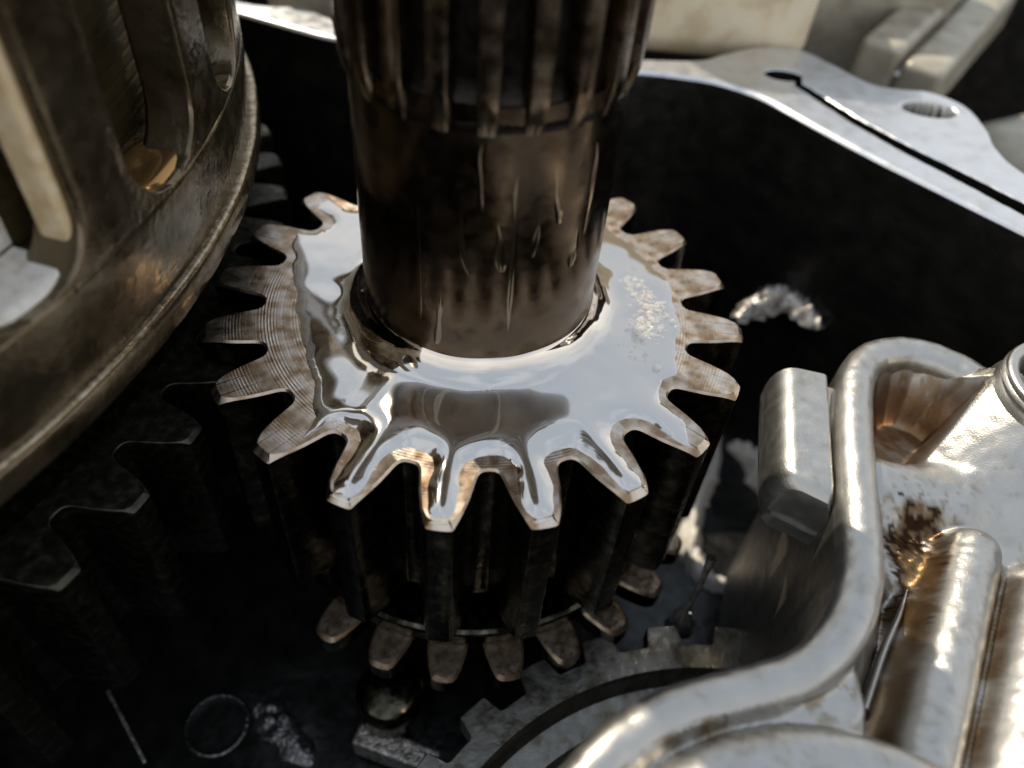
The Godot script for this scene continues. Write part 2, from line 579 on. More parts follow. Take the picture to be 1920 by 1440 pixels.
func crankcase() -> void:
	var t := thing("crankcase", "open engine case with pale machined rim, bolt hole and black oily inner wall", "engine case", "", "structure")
	var ins := []
	var outs := []
	for c in CASE_EDGE:
		ins.append(Vector2(c[0], c[1]))
		outs.append(Vector2(c[2], c[3]))
	var ci := spline(ins, 24, true)
	var co := spline(outs, 24, true)
	var na := 26
	var nb := 64
	var inner_rows := []
	var outer_rows := []
	var bed := [PackedVector3Array(), PackedVector3Array(), PackedVector3Array(), PackedVector3Array()]
	for j in na + 1:
		inner_rows.append(PackedVector3Array())
	for j in nb + 1:
		outer_rows.append(PackedVector3Array())
	for i in ci.size():
		var a: Vector2 = ci[i]
		var b: Vector2 = co[i]
		var wide := a.distance_to(b)
		var t1 := 0.5
		var t2 := 0.5
		if b.x > 112.0 and a.y < 10.0 and b.y < 20.0 and a.x > 100.0:
			var before := 1e9
			var found := false
			for k in 201:
				var tt := k / 200.0
				var g := groove_d(a.lerp(b, tt))
				if g < 0.0:
					if not found:
						t1 = tt - (0.005 * g / (g - before) if k else 0.0)
						found = true
					t2 = tt
				elif found and before < 0.0:
					t2 = tt - 0.005 * g / (g - before)
				before = g
		for j in na + 1:
			var tt := t1 * (1.0 - pow(1.0 - float(j) / na, 1.4))
			inner_rows[j].append(rim_point(a, b, tt, wide, t1 if t2 > t1 else -1.0, t2))
		for j in nb + 1:
			var tt := lerpf(t2, 1.0, float(j) / nb)
			outer_rows[j].append(rim_point(a, b, tt, wide, t1 if t2 > t1 else -1.0, t2))
		if t2 > t1:
			bed[0].append(inner_rows[na][inner_rows[na].size() - 1])
			bed[3].append(outer_rows[0][outer_rows[0].size() - 1])
			var p1 := a.lerp(b, t1)
			var p2 := a.lerp(b, t2)
			bed[1].append(Vector3(p1.x, -14.0, p1.y))
			bed[2].append(Vector3(p2.x, -14.0, p2.y))
	var rim := MB.new()
	rim.sheet(inner_rows, false, true)
	rim.sheet(outer_rows, false, true)
	var in_hole := func(p: Vector3) -> bool: return p.y < 19.3 and Vector2((p.x - 209.0) / 13.0, (p.z + 155.0) / 7.6).length() < 1.15
	var hole := rim.take(in_hole)
	put("rim", rim, M.rim, t)
	put("bolt_hole", hole, M.pit, t)  # dark colour stands for the shade inside the hole
	var slot := MB.new()
	slot.sheet([bed[0], bed[1]])
	slot.sheet([bed[1], bed[2]])
	slot.sheet([bed[2], bed[3]])
	put("groove", slot, M.black, t)  # black colour paints the shade deep in the groove
	var skirt := MB.new()
	var s0 := PackedVector3Array()
	var s1 := PackedVector3Array()
	for i in co.size():
		var b: Vector2 = co[i]
		s0.append(Vector3(b.x, 18.4, b.y))
		s1.append(Vector3(b.x, -30.0, b.y))
	skirt.sheet([s0, s1], false, true)
	put("outer_side", skirt, M.cast, t)
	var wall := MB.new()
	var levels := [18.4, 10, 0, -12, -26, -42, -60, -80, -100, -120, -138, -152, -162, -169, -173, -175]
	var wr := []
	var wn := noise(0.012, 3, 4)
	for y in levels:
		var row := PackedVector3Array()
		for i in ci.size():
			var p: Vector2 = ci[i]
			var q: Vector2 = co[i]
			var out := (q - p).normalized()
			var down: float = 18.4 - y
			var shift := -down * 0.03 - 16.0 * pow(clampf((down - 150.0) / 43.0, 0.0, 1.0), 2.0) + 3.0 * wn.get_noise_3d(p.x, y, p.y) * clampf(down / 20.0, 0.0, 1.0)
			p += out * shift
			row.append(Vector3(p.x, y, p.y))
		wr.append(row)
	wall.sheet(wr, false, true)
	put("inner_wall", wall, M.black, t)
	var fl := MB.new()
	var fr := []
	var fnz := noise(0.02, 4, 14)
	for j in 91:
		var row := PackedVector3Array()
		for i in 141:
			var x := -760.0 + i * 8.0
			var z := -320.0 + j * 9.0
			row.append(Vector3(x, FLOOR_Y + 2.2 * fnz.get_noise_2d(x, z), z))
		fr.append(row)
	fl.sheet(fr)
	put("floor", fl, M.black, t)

# ---------------------------------------------------------------- clutch basket on the left
const BC := Vector3(-375, 0, 10)

func basket() -> void:
	var t := thing("clutch_basket", "brown oily clutch basket with tall slots on the left, beside the toothed gear", "clutch basket")
	var low := MB.new()
	var wob := noise(0.03, 3, 17)
	low.lathe(BC, [Vector2(250, 20), Vector2(282.5, 19), Vector2(285.6, 19.8), Vector2(286.6, 21.6), Vector2(286.9, 25), Vector2(286.7, 28.6), Vector2(285.6, 29.6), Vector2(284.4, 30.4), Vector2(283.8, 33), Vector2(283.6, 36), Vector2(284.4, 44), Vector2(285, 52), Vector2(285, 57.5), Vector2(284.5, 59), Vector2(283.2, 60)], 0.0, 360.0, 360, false, wob, 0.5)
	put("lower_ring", low, M.basket, t)
	var worn := MB.new()
	worn.lathe(BC, [Vector2(285.2, 29.2), Vector2(286.6, 29.9), Vector2(286.6, 30.9), Vector2(285.6, 31.6), Vector2(283.4, 31.4)], 0.0, 360.0, 360, false, wob, 0.5)
	put("worn_edge", worn, M.worn, t)
	var sill := MB.new()
	var srows := []
	var snz := noise(0.06, 4, 23)
	for j in 7:
		var r := lerpf(283.2, 238.0, j / 6.0)
		var row := PackedVector3Array()
		for i in 360:
			var p := BC + pol(r, i)
			row.append(p + Vector3(0, 60.0 - (0.0 if j == 0 else 0.6) + (0.0 if j == 0 else 1.2 * snz.get_noise_2d(p.x, p.z)), 0))
		srows.append(row)
	sill.sheet(srows, false, true)
	put("sill", sill, M.sill, t)
	# fingers between the slots
	var fm := MB.new()
	var rows := []
	var hs := [59.4, 60.1, 61.0, 62.4, 64.5, 67, 70, 73.5, 78, 86, 95, 110, 125, 140, 149, 151, 152]
	for y in hs:
		var slot_half := 4.2
		var rc := 18.0
		if y < 60.0 + rc:
			var q: float = rc - (y - 60.0)
			slot_half = 4.2 - rad_to_deg((rc - sqrt(maxf(rc * rc - q * q, 0.0))) / 285.0)
		var half := 360.0 / 28.0 * 0.5 - slot_half
		var inset := clampf((y - 149.0) * 0.4, 0.0, 1.2)
		var ro := 285.0 - inset
		var ri := 269.0 + inset
		var e := rad_to_deg(2.0 / 285.0)
		var ring := PackedVector3Array()
		for q in [[ro - 2.0, -half], [ro - 0.6, -half + e * 0.3], [ro, -half + e], [ro, -half * 0.4], [ro, half * 0.4], [ro, half - e], [ro - 0.6, half - e * 0.3], [ro - 2.0, half], [ri + 2.0, half], [ri, half - e], [ri, -half + e], [ri + 2.0, -half]]:
			ring.append(pol(q[0], q[1], y))
		rows.append(ring)
	fm.sheet(rows, false, true)
	fm.fan(Vector3(0, 152, 277), rows[rows.size() - 1], Vector3.UP)
	var fmesh := fm.mesh()
	for k in 28:
		var o := MeshInstance3D.new()
		o.name = "finger"
		o.mesh = fmesh
		o.material_override = M.basket
		o.position = BC * K
		o.rotation.y = deg_to_rad(74.0 + 360.0 / 28.0 * (k + 0.5))
		t.add_child(o, true)
	var tab := MB.new()
	tab.rbox(Vector3(0, 106, 0), Vector3(2.0, 46.5, 5.0), 1.9)
	var liner := put("friction_tab", tab, M.tab, t)
	liner.set_meta("label", "cream coloured friction lining standing in the nearest slot")
	liner.position = (BC + pol(277.0, 77.95)) * K
	liner.rotation.y = deg_to_rad(77.7)
	var hub := MB.new()
	var prof := []
	for k in 17:
		var y := 60.0 + k * 4.5
		prof.append(Vector2(261.8, y))
		prof.append(Vector2(262, y + 0.8))
		prof.append(Vector2(262, y + 3.2))
		prof.append(Vector2(261.8, y + 4.0))
	prof.append(Vector2(256, 137))
	prof.append(Vector2(180, 137))
	hub.lathe(BC, prof, 0.0, 360.0, 180, true)
	put("plate_stack", hub, M.plates, t)
	var cap := MB.new()
	cap.lathe(BC, [Vector2(225, 137), Vector2(225, 142), Vector2(222, 145), Vector2(0.1, 147)], 0.0, 360.0, 120, true)
	put("pressure_plate", cap, M.plates, t)
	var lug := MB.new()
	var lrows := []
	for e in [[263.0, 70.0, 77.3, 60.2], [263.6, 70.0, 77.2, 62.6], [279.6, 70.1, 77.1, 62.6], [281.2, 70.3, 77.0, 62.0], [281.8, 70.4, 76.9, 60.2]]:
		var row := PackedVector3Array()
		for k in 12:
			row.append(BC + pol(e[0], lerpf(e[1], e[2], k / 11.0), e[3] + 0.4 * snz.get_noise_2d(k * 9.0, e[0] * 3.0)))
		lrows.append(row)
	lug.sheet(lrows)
	put("sunlit_plate_lug", lug, M.painted_sunlit, t)  # sunlit look of the slot floor put into the pale colour
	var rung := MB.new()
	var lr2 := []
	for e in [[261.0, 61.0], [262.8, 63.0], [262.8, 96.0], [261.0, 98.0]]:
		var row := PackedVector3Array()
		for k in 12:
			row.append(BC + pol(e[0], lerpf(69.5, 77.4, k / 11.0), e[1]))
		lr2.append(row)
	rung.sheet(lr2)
	put("sunlit_plate_lug_face", rung, M.painted_sunlit, t)  # upright face painted as if sunlit, like the lug below
	var glob := MB.new()
	var grows := []
	for j in 9:
		var f := j / 8.0
		var row := PackedVector3Array()
		for k in 40:
			var a := TAU * k / 40
			var sx := signf(cos(a)) * pow(absf(cos(a)), 0.5) * (1.0 - f)
			var sy := signf(sin(a)) * pow(absf(sin(a)), 0.5) * (1.0 - f)
			row.append(BC + pol(273.0 + 9.0 * sx, 87.2 + 3.6 * sy, 59.8 + 3.0 * sqrt(1.0 - pow(1.0 - f, 4.0)) - 1.6 * f))
		grows.append(row)
	glob.sheet(grows, false, true)
	tag(put("oil_puddle", glob, M.puddle), "small brown oil puddle lying in the second slot of the clutch basket", "oil")
	var under := MB.new()
	under.lathe(BC, [Vector2(246, 20.5), Vector2(236, 6), Vector2(230, -8), Vector2(0.1, -8)], 0.0, 360.0, 120)
	put("underside", under, M.blackgear, t)

func primary_gear() -> void:
	var t := thing("primary_gear", "large black oily gear wheel under the brown clutch basket, meshing with the pinion", "gear wheel")
	t.position = BC * K
	var pitch := 360.0 / 63.0
	var parts := tooth_mesh(tooth_outline(pitch, 273.0, 293.0, PINION_SHAPE), 266.0, -12.0, -80.0, 0.3, 1.5, 293.0)
	spin_teeth(t, parts, [M.geartop, M.blackgear], 63, rad_to_deg(atan2(280.0, 84.0)), [20.0, 135.0])
	var b := MB.new()
	disc(b, 200.0, 266.0, -12.0, 252)
	b.lathe(Vector3.ZERO, [Vector2(266, -12), Vector2(266, -80), Vector2(0.1, -80)], 0, 360, 126, true)
	put("gear_body", b, M.blackgear, t)

# ---------------------------------------------------------------- pinion and shaft
const PHASE := -1.0
var pinion_outline := []

func pinion() -> void:
	var t := thing("pinion_gear", "steel spur gear with twenty bright oily teeth round the upright shaft", "gear")
	pinion_outline = tooth_outline(18.0, 79.5, 101.0, PINION_SHAPE)
	var parts := tooth_mesh(pinion_outline, 64.0, 0.0, -75.0, 0.7, 2.1, 101.0)
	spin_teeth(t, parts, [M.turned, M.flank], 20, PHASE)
	var b := MB.new()
	disc(b, 40.0, 64.0, 0.0, 240, PHASE - 9.0, 6)
	put("gear_face", b, M.turned, t)
	var u := MB.new()
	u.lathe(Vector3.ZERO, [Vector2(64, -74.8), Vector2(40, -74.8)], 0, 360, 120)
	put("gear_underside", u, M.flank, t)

func shaft() -> void:
	var t := thing("splined_shaft", "upright brown oily steel shaft with splined upper end through the gear", "shaft")
	var wob := noise(0.06, 3, 29)
	var j := MB.new()
	var prof := []
	for k in 60:
		prof.append(Vector2(41.8, -74.0 + 174.0 * k / 59.0))
	j.lathe(Vector3.ZERO, prof, 0, 360, 180, false, wob, 0.07)
	put("journal", j, M.journal, t)
	var core := MB.new()
	core.lathe(Vector3.ZERO, [Vector2(41.5, 91.0), Vector2(41.9, 93.0), Vector2(41.8, 95.5), Vector2(40.6, 99.0), Vector2(39.4, 103.0), Vector2(38.8, 108.0), Vector2(38.8, 172), Vector2(37, 175), Vector2(0.1, 175)], 0, 360, 126)
	put("spline_root", core, M.splineroot, t)
	var s := MB.new()
	var rows := []
	for q in [[91.5, 41.7], [93.0, 42.2], [95.0, 42.9], [97.5, 43.6], [100.5, 44.1], [104.0, 44.4], [120.0, 44.4], [145.0, 44.4], [170.0, 44.4], [173.0, 43.0], [175.0, 40.0]]:
		var row := PackedVector3Array()
		for w in [[38.0, -5.2], [40.6, -4.6], [q[1] - 1.4, -3.9], [q[1] - 0.4, -3.5], [q[1], -2.8], [q[1] + 0.2, 0.0], [q[1], 2.8], [q[1] - 0.4, 3.5], [q[1] - 1.4, 3.9], [40.6, 4.6], [38.0, 5.2]]:
			row.append(pol(minf(w[0], q[1]), w[1], q[0]))
		rows.append(row)
	s.sheet(rows, false)
	var m := s.mesh()
	for k in 21:
		var o := MeshInstance3D.new()
		o.name = "spline"
		o.mesh = m
		o.material_override = M.spline
		o.rotation.y = deg_to_rad(4.0 + 360.0 / 21.0 * k)
		t.add_child(o, true)

	var d := thing("oil_drips", "thin glossy trickles of oil running down the brown shaft", "oil")
	var runs := [[[93.7, 3.0, 0.5], [85.2, 1.4, 0.6], [76, 2.6, 0.5], [68.6, 3.4, 0.7]], [[78.1, -5.2, 0.4], [62.5, -4.8, 0.6], [53.5, -3.4, 0.7], [45.9, -1.1, 0.9]], [[67.9, 9.6, 0.6], [55.8, 11.3, 0.9], [47.7, 12.5, 1.4]], [[66, 27.0, 0.5], [52, 25.5, 1.0]],
		[[92, 17.0, 0.5], [74, 16.0, 0.7], [58, 17.5, 0.6], [40, 17.0, 0.9], [22, 17.5, 0.7]], [[92, -22.0, 0.4], [66, -23.0, 0.6], [38, -22.0, 0.5], [20, -22.5, 0.8]], [[88, 51.0, 0.6], [78, 54.0, 1.2], [66, 54.3, 1.0], [51.2, 52.7, 0.6]], [[39.7, -11.9, 0.3], [33, -13.0, 1.0], [26.1, -13.6, 0.7], [19, -14.2, 1.1], [15.2, -14.6, 1.3]], [[58, 47.5, 0.8], [43.2, 46.2, 1.6]],
		[[79.1, -10.1, 0.4], [63.4, -10.6, 0.5]], [[42.4, -19.6, 0.4], [36.6, -19.7, 0.4]], [[70, -30, 0.4], [48, -31, 0.5]], [[90, 30, 0.5], [74, 33, 0.5], [62, 36, 1.4]]]
	for run in runs:
		var mb := MB.new()
		var drows := []
		for i in (run.size() - 1) * 6 + 1:
			var q: int = mini(i / 6, run.size() - 2)
			var f: float = i / 6.0 - q
			var a: Array = run[q]
			var b: Array = run[q + 1]
			var e := smoothstep(0.0, 1.0, f)
			var y := lerpf(a[0], b[0], f)
			var deg := lerpf(a[1], b[1], e)
			var w: float = lerpf(a[2], b[2], e) * pow(sin(PI * clampf((i + 0.15) / ((run.size() - 1) * 6.0 + 0.3) * 0.93, 0.0, 1.0)), 0.6)
			var row := PackedVector3Array()
			for k in 7:
				var x := k / 3.0 - 1.0
				row.append(pol(41.65 + 0.42 * minf(w, 1.2) * (1.0 - x * x) * (1.0 - x * x), deg + rad_to_deg(x * w * 2.4 / 42.0), y))
			drows.append(row)
		mb.sheet(drows, false)
		put("trickle", mb, M.drip, d)

func sprocket() -> void:
	var t := thing("chain_sprocket", "brown pointed-tooth sprocket below the pinion gear on the same shaft", "sprocket")
	var parts := tooth_mesh(tooth_outline(360.0 / 25.0, 80.0, 103.0, SPROCKET_SHAPE), 68.0, -103.0, -114.0, 1.0, 1.6, 103.0)
	spin_teeth(t, parts, [M.sprocket, M.flank], 25, 0.0, [-34.0, 75.0])
	var b := MB.new()
	disc(b, 40.0, 68.0, -103.0, 100)
	b.lathe(Vector3.ZERO, [Vector2(68, -114), Vector2(52, -116), Vector2(52, -175)], 0, 360, 80, true)
	put("sprocket_body", b, M.flank, t)
	var c := MB.new()
	c.lathe(Vector3.ZERO, [Vector2(64, -75), Vector2(66, -77), Vector2(66, -92), Vector2(70, -94), Vector2(86, -94.5), Vector2(87.5, -95.2), Vector2(88, -96.5), Vector2(88, -102), Vector2(84, -102.6)], 0, 360, 90, true)
	put("spacer", c, M.flank, t)

func pump_gear() -> void:
	var t := thing("pump_gear", "grey flat gear ring half hidden under the round dome of the cover", "gear ring")
	t.position = Vector3(113, 0, 205) * K
	var shape := [[1.0, 0.0], [0.62, 0.0], [0.56, 0.06], [0.44, 0.9], [0.38, 1.0], [0.0, 1.0]]
	var parts := tooth_mesh(tooth_outline(360.0 / 30.0, 131.0, 139.5, shape), 126.0, -110.0, -119.0, 0.5, 0.5, 139.0)
	spin_teeth(t, parts, [M.ringgear, M.blackgear], 30, -169.5, [], "flank")
	var b := MB.new()
	disc(b, 121.0, 126.0, -110.0, 180, 0.0, 2)
	b.lathe(Vector3.ZERO, [Vector2(121, -110), Vector2(119.6, -111.5), Vector2(117, -122), Vector2(112, -124)], 0, 360, 150)
	b.lathe(Vector3.ZERO, [Vector2(126, -119), Vector2(30, -126)], 0, 360, 120)
	put("ring", b, M.ringgear, t)
	var w := MB.new()
	w.lathe(Vector3.ZERO, [Vector2(112, -124), Vector2(108, -122), Vector2(106, -119), Vector2(103, -118), Vector2(60, -118), Vector2(30, -117)], 0, 360, 150)
	put("web", w, M.ringgear, t)
	var bump := MB.new()
	bump.lathe(Vector3(-62, 0, -68), [Vector2(11, -118), Vector2(10.6, -115.5), Vector2(9, -114), Vector2(7.5, -114), Vector2(6.6, -115), Vector2(0.1, -114.4)], 0, 360, 40)
	put("rivet", bump, M.bare, t)

# ---------------------------------------------------------------- pump cover on the right
const RIDGE := [Vector2(24, 225), Vector2(28, 196), Vector2(36, 173), Vector2(48, 157), Vector2(61, 147), Vector2(75, 140.5), Vector2(92, 135), Vector2(105, 128.5), Vector2(115, 118.5), Vector2(121.5, 106), Vector2(125.3, 94), Vector2(128.5, 78), Vector2(132.3, 57), Vector2(136.8, 35), Vector2(141.5, 18), Vector2(147.5, 7.5), Vector2(157, 1.0), Vector2(169, -0.5), Vector2(181.6, 5.0), Vector2(192, 15.4), Vector2(206, 30), Vector2(240, 60)]
const DOME := Vector2(102.5, 214.5)

const POCKET := [Vector2(144, 45), Vector2(147, 26), Vector2(153, 12), Vector2(158, 8), Vector2(168, 6.5), Vector2(178, 11), Vector2(187, 18), Vector2(181, 24.5), Vector2(173, 34), Vector2(163.5, 44), Vector2(154, 49), Vector2(147, 48), Vector2(144, 45)]

func pocket_dist(p: Vector2) -> float:
	if p.x < 136.0 or p.x > 196.0 or p.y > 58.0:
		return 20.0
	var d := path_dist(p, POCKET)
	return -d if Geometry2D.is_point_in_polygon(p, PackedVector2Array(POCKET)) else d

func plate_h(p: Vector2, nz: FastNoiseLite) -> float:
	var h := -23.0 + 1.2 * nz.get_noise_2d(p.x, p.y)
	# pocket: deep near the far rim, a raised bridge in front of it
	var bridge := seg_dist(p, Vector2(138, 52), Vector2(172, 58))
	h = smax(h, -11.0 - pow(bridge / 9.0, 2.0) * 4.0, 4.0)
	# low channel beside the rim and its pale step
	var step := [Vector2(150, 84), Vector2(146, 95), Vector2(134, 115), Vector2(123, 134)]
	var left := 1e9
	var side := 1.0
	for i in 3:
		var a: Vector2 = step[i]
		var b: Vector2 = step[i + 1]
		var d := seg_dist(p, a, b)
		if d < left:
			left = d
			side = signf((b - a).cross(p - a))
	if p.y > 86:
		h += -8.0 * smoothstep(-3.0, 3.0, side * left) * smoothstep(86.0, 96.0, p.y)
	# boss cone
	var d := p.distance_to(Vector2(210, 28))
	h = smax(h, 7.0 - maxf(d - 21.0, 0.0) * 0.86, 7.0)
	h = lerpf(h, -30.0, smoothstep(0.8, -5.4, pocket_dist(p)))
	# ribs
	var r1 := seg_dist(p, Vector2(170, 80), Vector2(132, 152))
	h = smax(h, -10.0 - (8.5 - sqrt(72.25 - pow(minf(r1, 7.8), 2.0))) - 2.4 * maxf(r1 - 7.8, 0.0), 5.0)
	var r2 := seg_dist(p, Vector2(191, 95), Vector2(152, 166))
	h += 0.9 * nz.get_noise_2d(p.x * 7.0, p.y * 7.0) * smoothstep(14.0, 4.0, p.distance_to(Vector2(154, 78)))
	h = smax(h, -9.0 - (13.0 - sqrt(169.0 - pow(minf(r2, 12.0), 2.0))) - 2.2 * maxf(r2 - 12.0, 0.0), 5.5)
	# dome
	var dd := p.distance_to(DOME)
	var dome := -3.0 - 1.4 * smoothstep(50.0, 20.0, dd)
	if dd > 62.0:
		var q := dd - 62.0
		dome = -3.0 - (8.0 - sqrt(maxf(64.0 - q * q, 0.0))) if q < 8.0 else -11.0 - (q - 8.0) * 3.0
	h = smax(h, dome, 1.6)
	# shoulder that joins the dome to the rim along its left side
	var rd := path_dist(p, RIDGE)
	if p.x < 118.0 and p.y > 118.0:
		h = smax(h, -10.5 - maxf(rd - 16.0, 0.0) * 0.9, 3.0)
	# fillet to the rim
	h = smax(h, -5.5 - maxf(rd - 5.2, 0.0) * 2.6, 4.0)
	return h

func pump_cover() -> void:
	var t := thing("pump_cover", "cast aluminium cover with rounded rim, ribs and a dome on the right", "engine cover")
	var nz := noise(0.05, 4, 33)
	var fine := noise(0.16, 3, 35)
	# rim and the wall below it, swept along the path
	var path := spline(RIDGE, 10)
	var prof := [Vector2(9.4, -150), Vector2(8.4, -100), Vector2(7.6, -50), Vector2(7.1, -22), Vector2(6.9, -9)]
	for k in 13:
		var a := lerpf(0.0, PI, k / 12.0)
		prof.append(Vector2(cos(a) * 6.6, -6.0 + sin(a) * 6.2))
	prof.append(Vector2(-6.9, -10))
	prof.append(Vector2(-7.4, -34))
	var rows := []
	for q in prof:
		rows.append(PackedVector3Array())
	for i in path.size():
		var p: Vector2 = path[i]
		var a: Vector2 = path[maxi(i - 1, 0)]
		var b: Vector2 = path[mini(i + 1, path.size() - 1)]
		var dir := (b - a).normalized()
		var out := Vector2(dir.y, -dir.x)  # away from the plate
		if out.dot(p - Vector2(190, 120)) < 0.0:
			out = -out
		for k in prof.size():
			var q: Vector2 = prof[k]
			var w := q.x + 0.35 * nz.get_noise_3d(p.x * 1.5, q.y, p.y * 1.5)
			var pp := p + out * w
			rows[k].append(Vector3(pp.x, q.y - 4.0 * smoothstep(112.0, 140.0, p.y) + 0.3 * fine.get_noise_2d(pp.x, pp.y), pp.y))
	var cut := 4
	var rim := MB.new()
	rim.sheet(rows.slice(cut), true)
	put("rim", rim, M.cast, t)
	var wall := MB.new()
	wall.tint = lin(0.62, 0.58, 0.52).srgb_to_linear()  # darker tint paints the shaded side of the cover
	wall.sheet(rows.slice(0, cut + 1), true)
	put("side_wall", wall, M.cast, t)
	# plate inside the rim, cut into its regions
	var step := 0.95
	var nx := 232
	var nzc := 236
	var hs := PackedVector3Array()
	var cs := PackedColorArray()
	var ids := PackedInt32Array()
	var names := ["plate", "pocket", "boss_cone", "rib", "dome"]
	var bound := PackedVector2Array()
	for p in path:
		bound.append(p)
	bound.append(Vector2(280, 90))
	bound.append(Vector2(280, 300))
	bound.append(Vector2(24, 300))
	var stain := noise(0.04, 4, 43)
	for j in nzc:
		for i in nx:
			var p := Vector2(22.0 + i * step, -4.0 + j * step)
			var h := plate_h(p, nz) + 0.25 * fine.get_noise_2d(p.x, p.y)
			var c := Color(1, 1, 1)
			var s := stain.get_noise_2d(p.x * 1.6, p.y * 1.6)
			var pk := pocket_dist(p)
			var brown := Color(0.52, 0.31, 0.16)
			c = c.lerp(brown, smoothstep(0.5, -3.5, pk + s * 2.0) * clampf(0.9 + s * 0.4, 0.0, 1.0))
			var fine_s := stain.get_noise_2d(p.x * 6.0 + 90.0, p.y * 6.0)
			var dirt := minf(p.distance_to(Vector2(154, 76)) - 8.0, seg_dist(p, Vector2(152, 78), Vector2(144, 100)) - 4.0)
			dirt += 9.0 * smoothstep(10.0, 6.0, seg_dist(p, Vector2(171, 80), Vector2(133, 152)))
			c = c.lerp(Color(0.34, 0.20, 0.09), smoothstep(5.0, -1.0, dirt + s * 12.0) * 0.9)
			c = c.lerp(Color(0.055, 0.022, 0.008), smoothstep(0.5, -1.5, dirt + s * 10.0 + fine_s * 12.0) * 0.95)
			c = c.lerp(Color(0.30, 0.19, 0.10), smoothstep(0.10, 0.4, fine_s) * smoothstep(16.0, 4.0, dirt) * 0.7)
			var valley := minf(seg_dist(p, Vector2(160, 82), Vector2(126, 138)) - 5.0, seg_dist(p, Vector2(178, 88), Vector2(142, 150)) - 3.0)
			c = c.lerp(Color(0.40, 0.26, 0.13), smoothstep(6.0, -3.0, valley + s * 12.0) * 0.9 * smoothstep(-13.0, -18.0, h))
			var near_rim := path_dist(p, RIDGE)
			c = c.lerp(Color(0.48, 0.34, 0.20), smoothstep(0.05, 0.35, s + fine_s * 0.6) * smoothstep(18.0, 9.0, near_rim) * 0.8)
			c = c.lerp(Color(0.66, 0.56, 0.44), smoothstep(0.2, 0.5, fine_s) * smoothstep(-0.1, 0.3, s) * 0.5)
			hs.append(Vector3(p.x, h, p.y))
			cs.append(c)
			var id := 0
			var dd := p.distance_to(DOME)
			if dd < 72.0:
				id = 4
			elif pk < 0.0:
				id = 1
			elif p.distance_to(Vector2(210, 28)) < 54.0:
				id = 2
			elif seg_dist(p, Vector2(170, 80), Vector2(132, 152)) < 9.5:
				id = 3
			ids.append(id)
	var nor := PackedVector3Array()
	nor.resize(hs.size())
	for j in nzc:
		for i in nx:
			var l := hs[j * nx + maxi(i - 1, 0)]
			var r := hs[j * nx + mini(i + 1, nx - 1)]
			var u := hs[maxi(j - 1, 0) * nx + i]
			var d := hs[mini(j + 1, nzc - 1) * nx + i]
			nor[j * nx + i] = (d - u).cross(r - l).normalized()
	for id in names.size():
		var mb := MB.new()
		var map := {}
		for j in nzc - 1:
			for i in nx - 1:
				var k := j * nx + i
				if ids[k] != id or not Geometry2D.is_point_in_polygon(Vector2(hs[k].x, hs[k].z), bound):
					continue
				for q in [k, k + 1, k + nx + 1, k, k + nx + 1, k + nx]:
					if not map.has(q):
						map[q] = mb.v.size()
						mb.v.append(hs[q])
						mb.n.append(nor[q])
						mb.uv.append(Vector2(hs[q].x, hs[q].z) * 0.01)
						mb.col.append(cs[q])
					mb.idx.append(map[q])
		if mb.idx.size():
			put(names[id], mb, M.cast, t)
	var seam := MB.new()
	var sp := spline([Vector2(148, 92), Vector2(143, 101), Vector2(134, 115), Vector2(124, 133)], 8)
	var srow := []
	for i in sp.size():
		var p: Vector2 = sp[i]
		var dir: Vector2 = (sp[mini(i + 1, sp.size() - 1)] - sp[maxi(i - 1, 0)]).normalized()
		var o := Vector2(-dir.y, dir.x)
		var row := PackedVector3Array()
		var w := 0.25 + 1.0 * smoothstep(0.0, 0.6, float(i) / sp.size())
		for k in 7:
			var a := PI * k / 6.0
			row.append(Vector3(p.x + o.x * cos(a) * w, -24.5 + sin(a) * w * 2.2, p.y + o.y * cos(a) * w))
		srow.append(row)
	seam.sheet(srow, false)
	put("casting_seam", seam, M.cast, t)
	# stepped block on the left of the rim
	var blk := MB.new()
	var prof2 := [Vector2(16, -27), Vector2(-4.0, -26), Vector2(-6.6, -23.5), Vector2(-7.0, -20), Vector2(-6.9, -15), Vector2(-6.3, -10.6), Vector2(-5.0, -7.2), Vector2(-3.3, -4.9), Vector2(-1.3, -3.5), Vector2(0.8, -3.0), Vector2(11.0, -3.0), Vector2(12.2, -3.6), Vector2(13.4, -8.0), Vector2(14.4, -9.0), Vector2(24.0, -9.5)]
	var ends := [[0.0, 2.2, 3.0], [0.012, 1.0, 1.2], [0.04, 0.0, 0.0], [0.5, 0.0, 0.0], [0.90, 0.0, 0.0], [0.96, 0.6, 1.0], [1.0, 2.4, 4.0]]
	var brow := []
	var a0 := Vector2(118.4, 14)
	var a1 := Vector2(109.6, 67.5)
	var across := Vector2(0.985, 0.17)
	for e in ends:
		var row := PackedVector3Array()
		for q in prof2:
			var skew: float = 5.0 * clampf((q.x + 6.0) / 20.0, 0.0, 1.0)
			var c: Vector2 = a0.lerp(a1, e[0]) + across * (q.x + (e[1] if q.x < 3.0 else 0.0)) + Vector2(-0.16, 1.0) * skew * (e[0] if e[0] > 0.5 else 0.0)
			row.append(Vector3(c.x, minf(q.y, -3.0) - e[2], c.y))
		brow.append(row)
	blk.sheet(brow, false)
	var front := [PackedVector3Array(), PackedVector3Array(), PackedVector3Array()]
	for p in brow[brow.size() - 1]:
		front[0].append(p)
		front[1].append(Vector3(p.x + 0.6, lerpf(minf(p.y, -3.0), -18.0, 0.6), p.z + 2.2))
		front[2].append(Vector3(p.x + 2.0, -27.0, p.z + 0.5))
	blk.sheet(front, false)
	var back := [PackedVector3Array(), PackedVector3Array()]
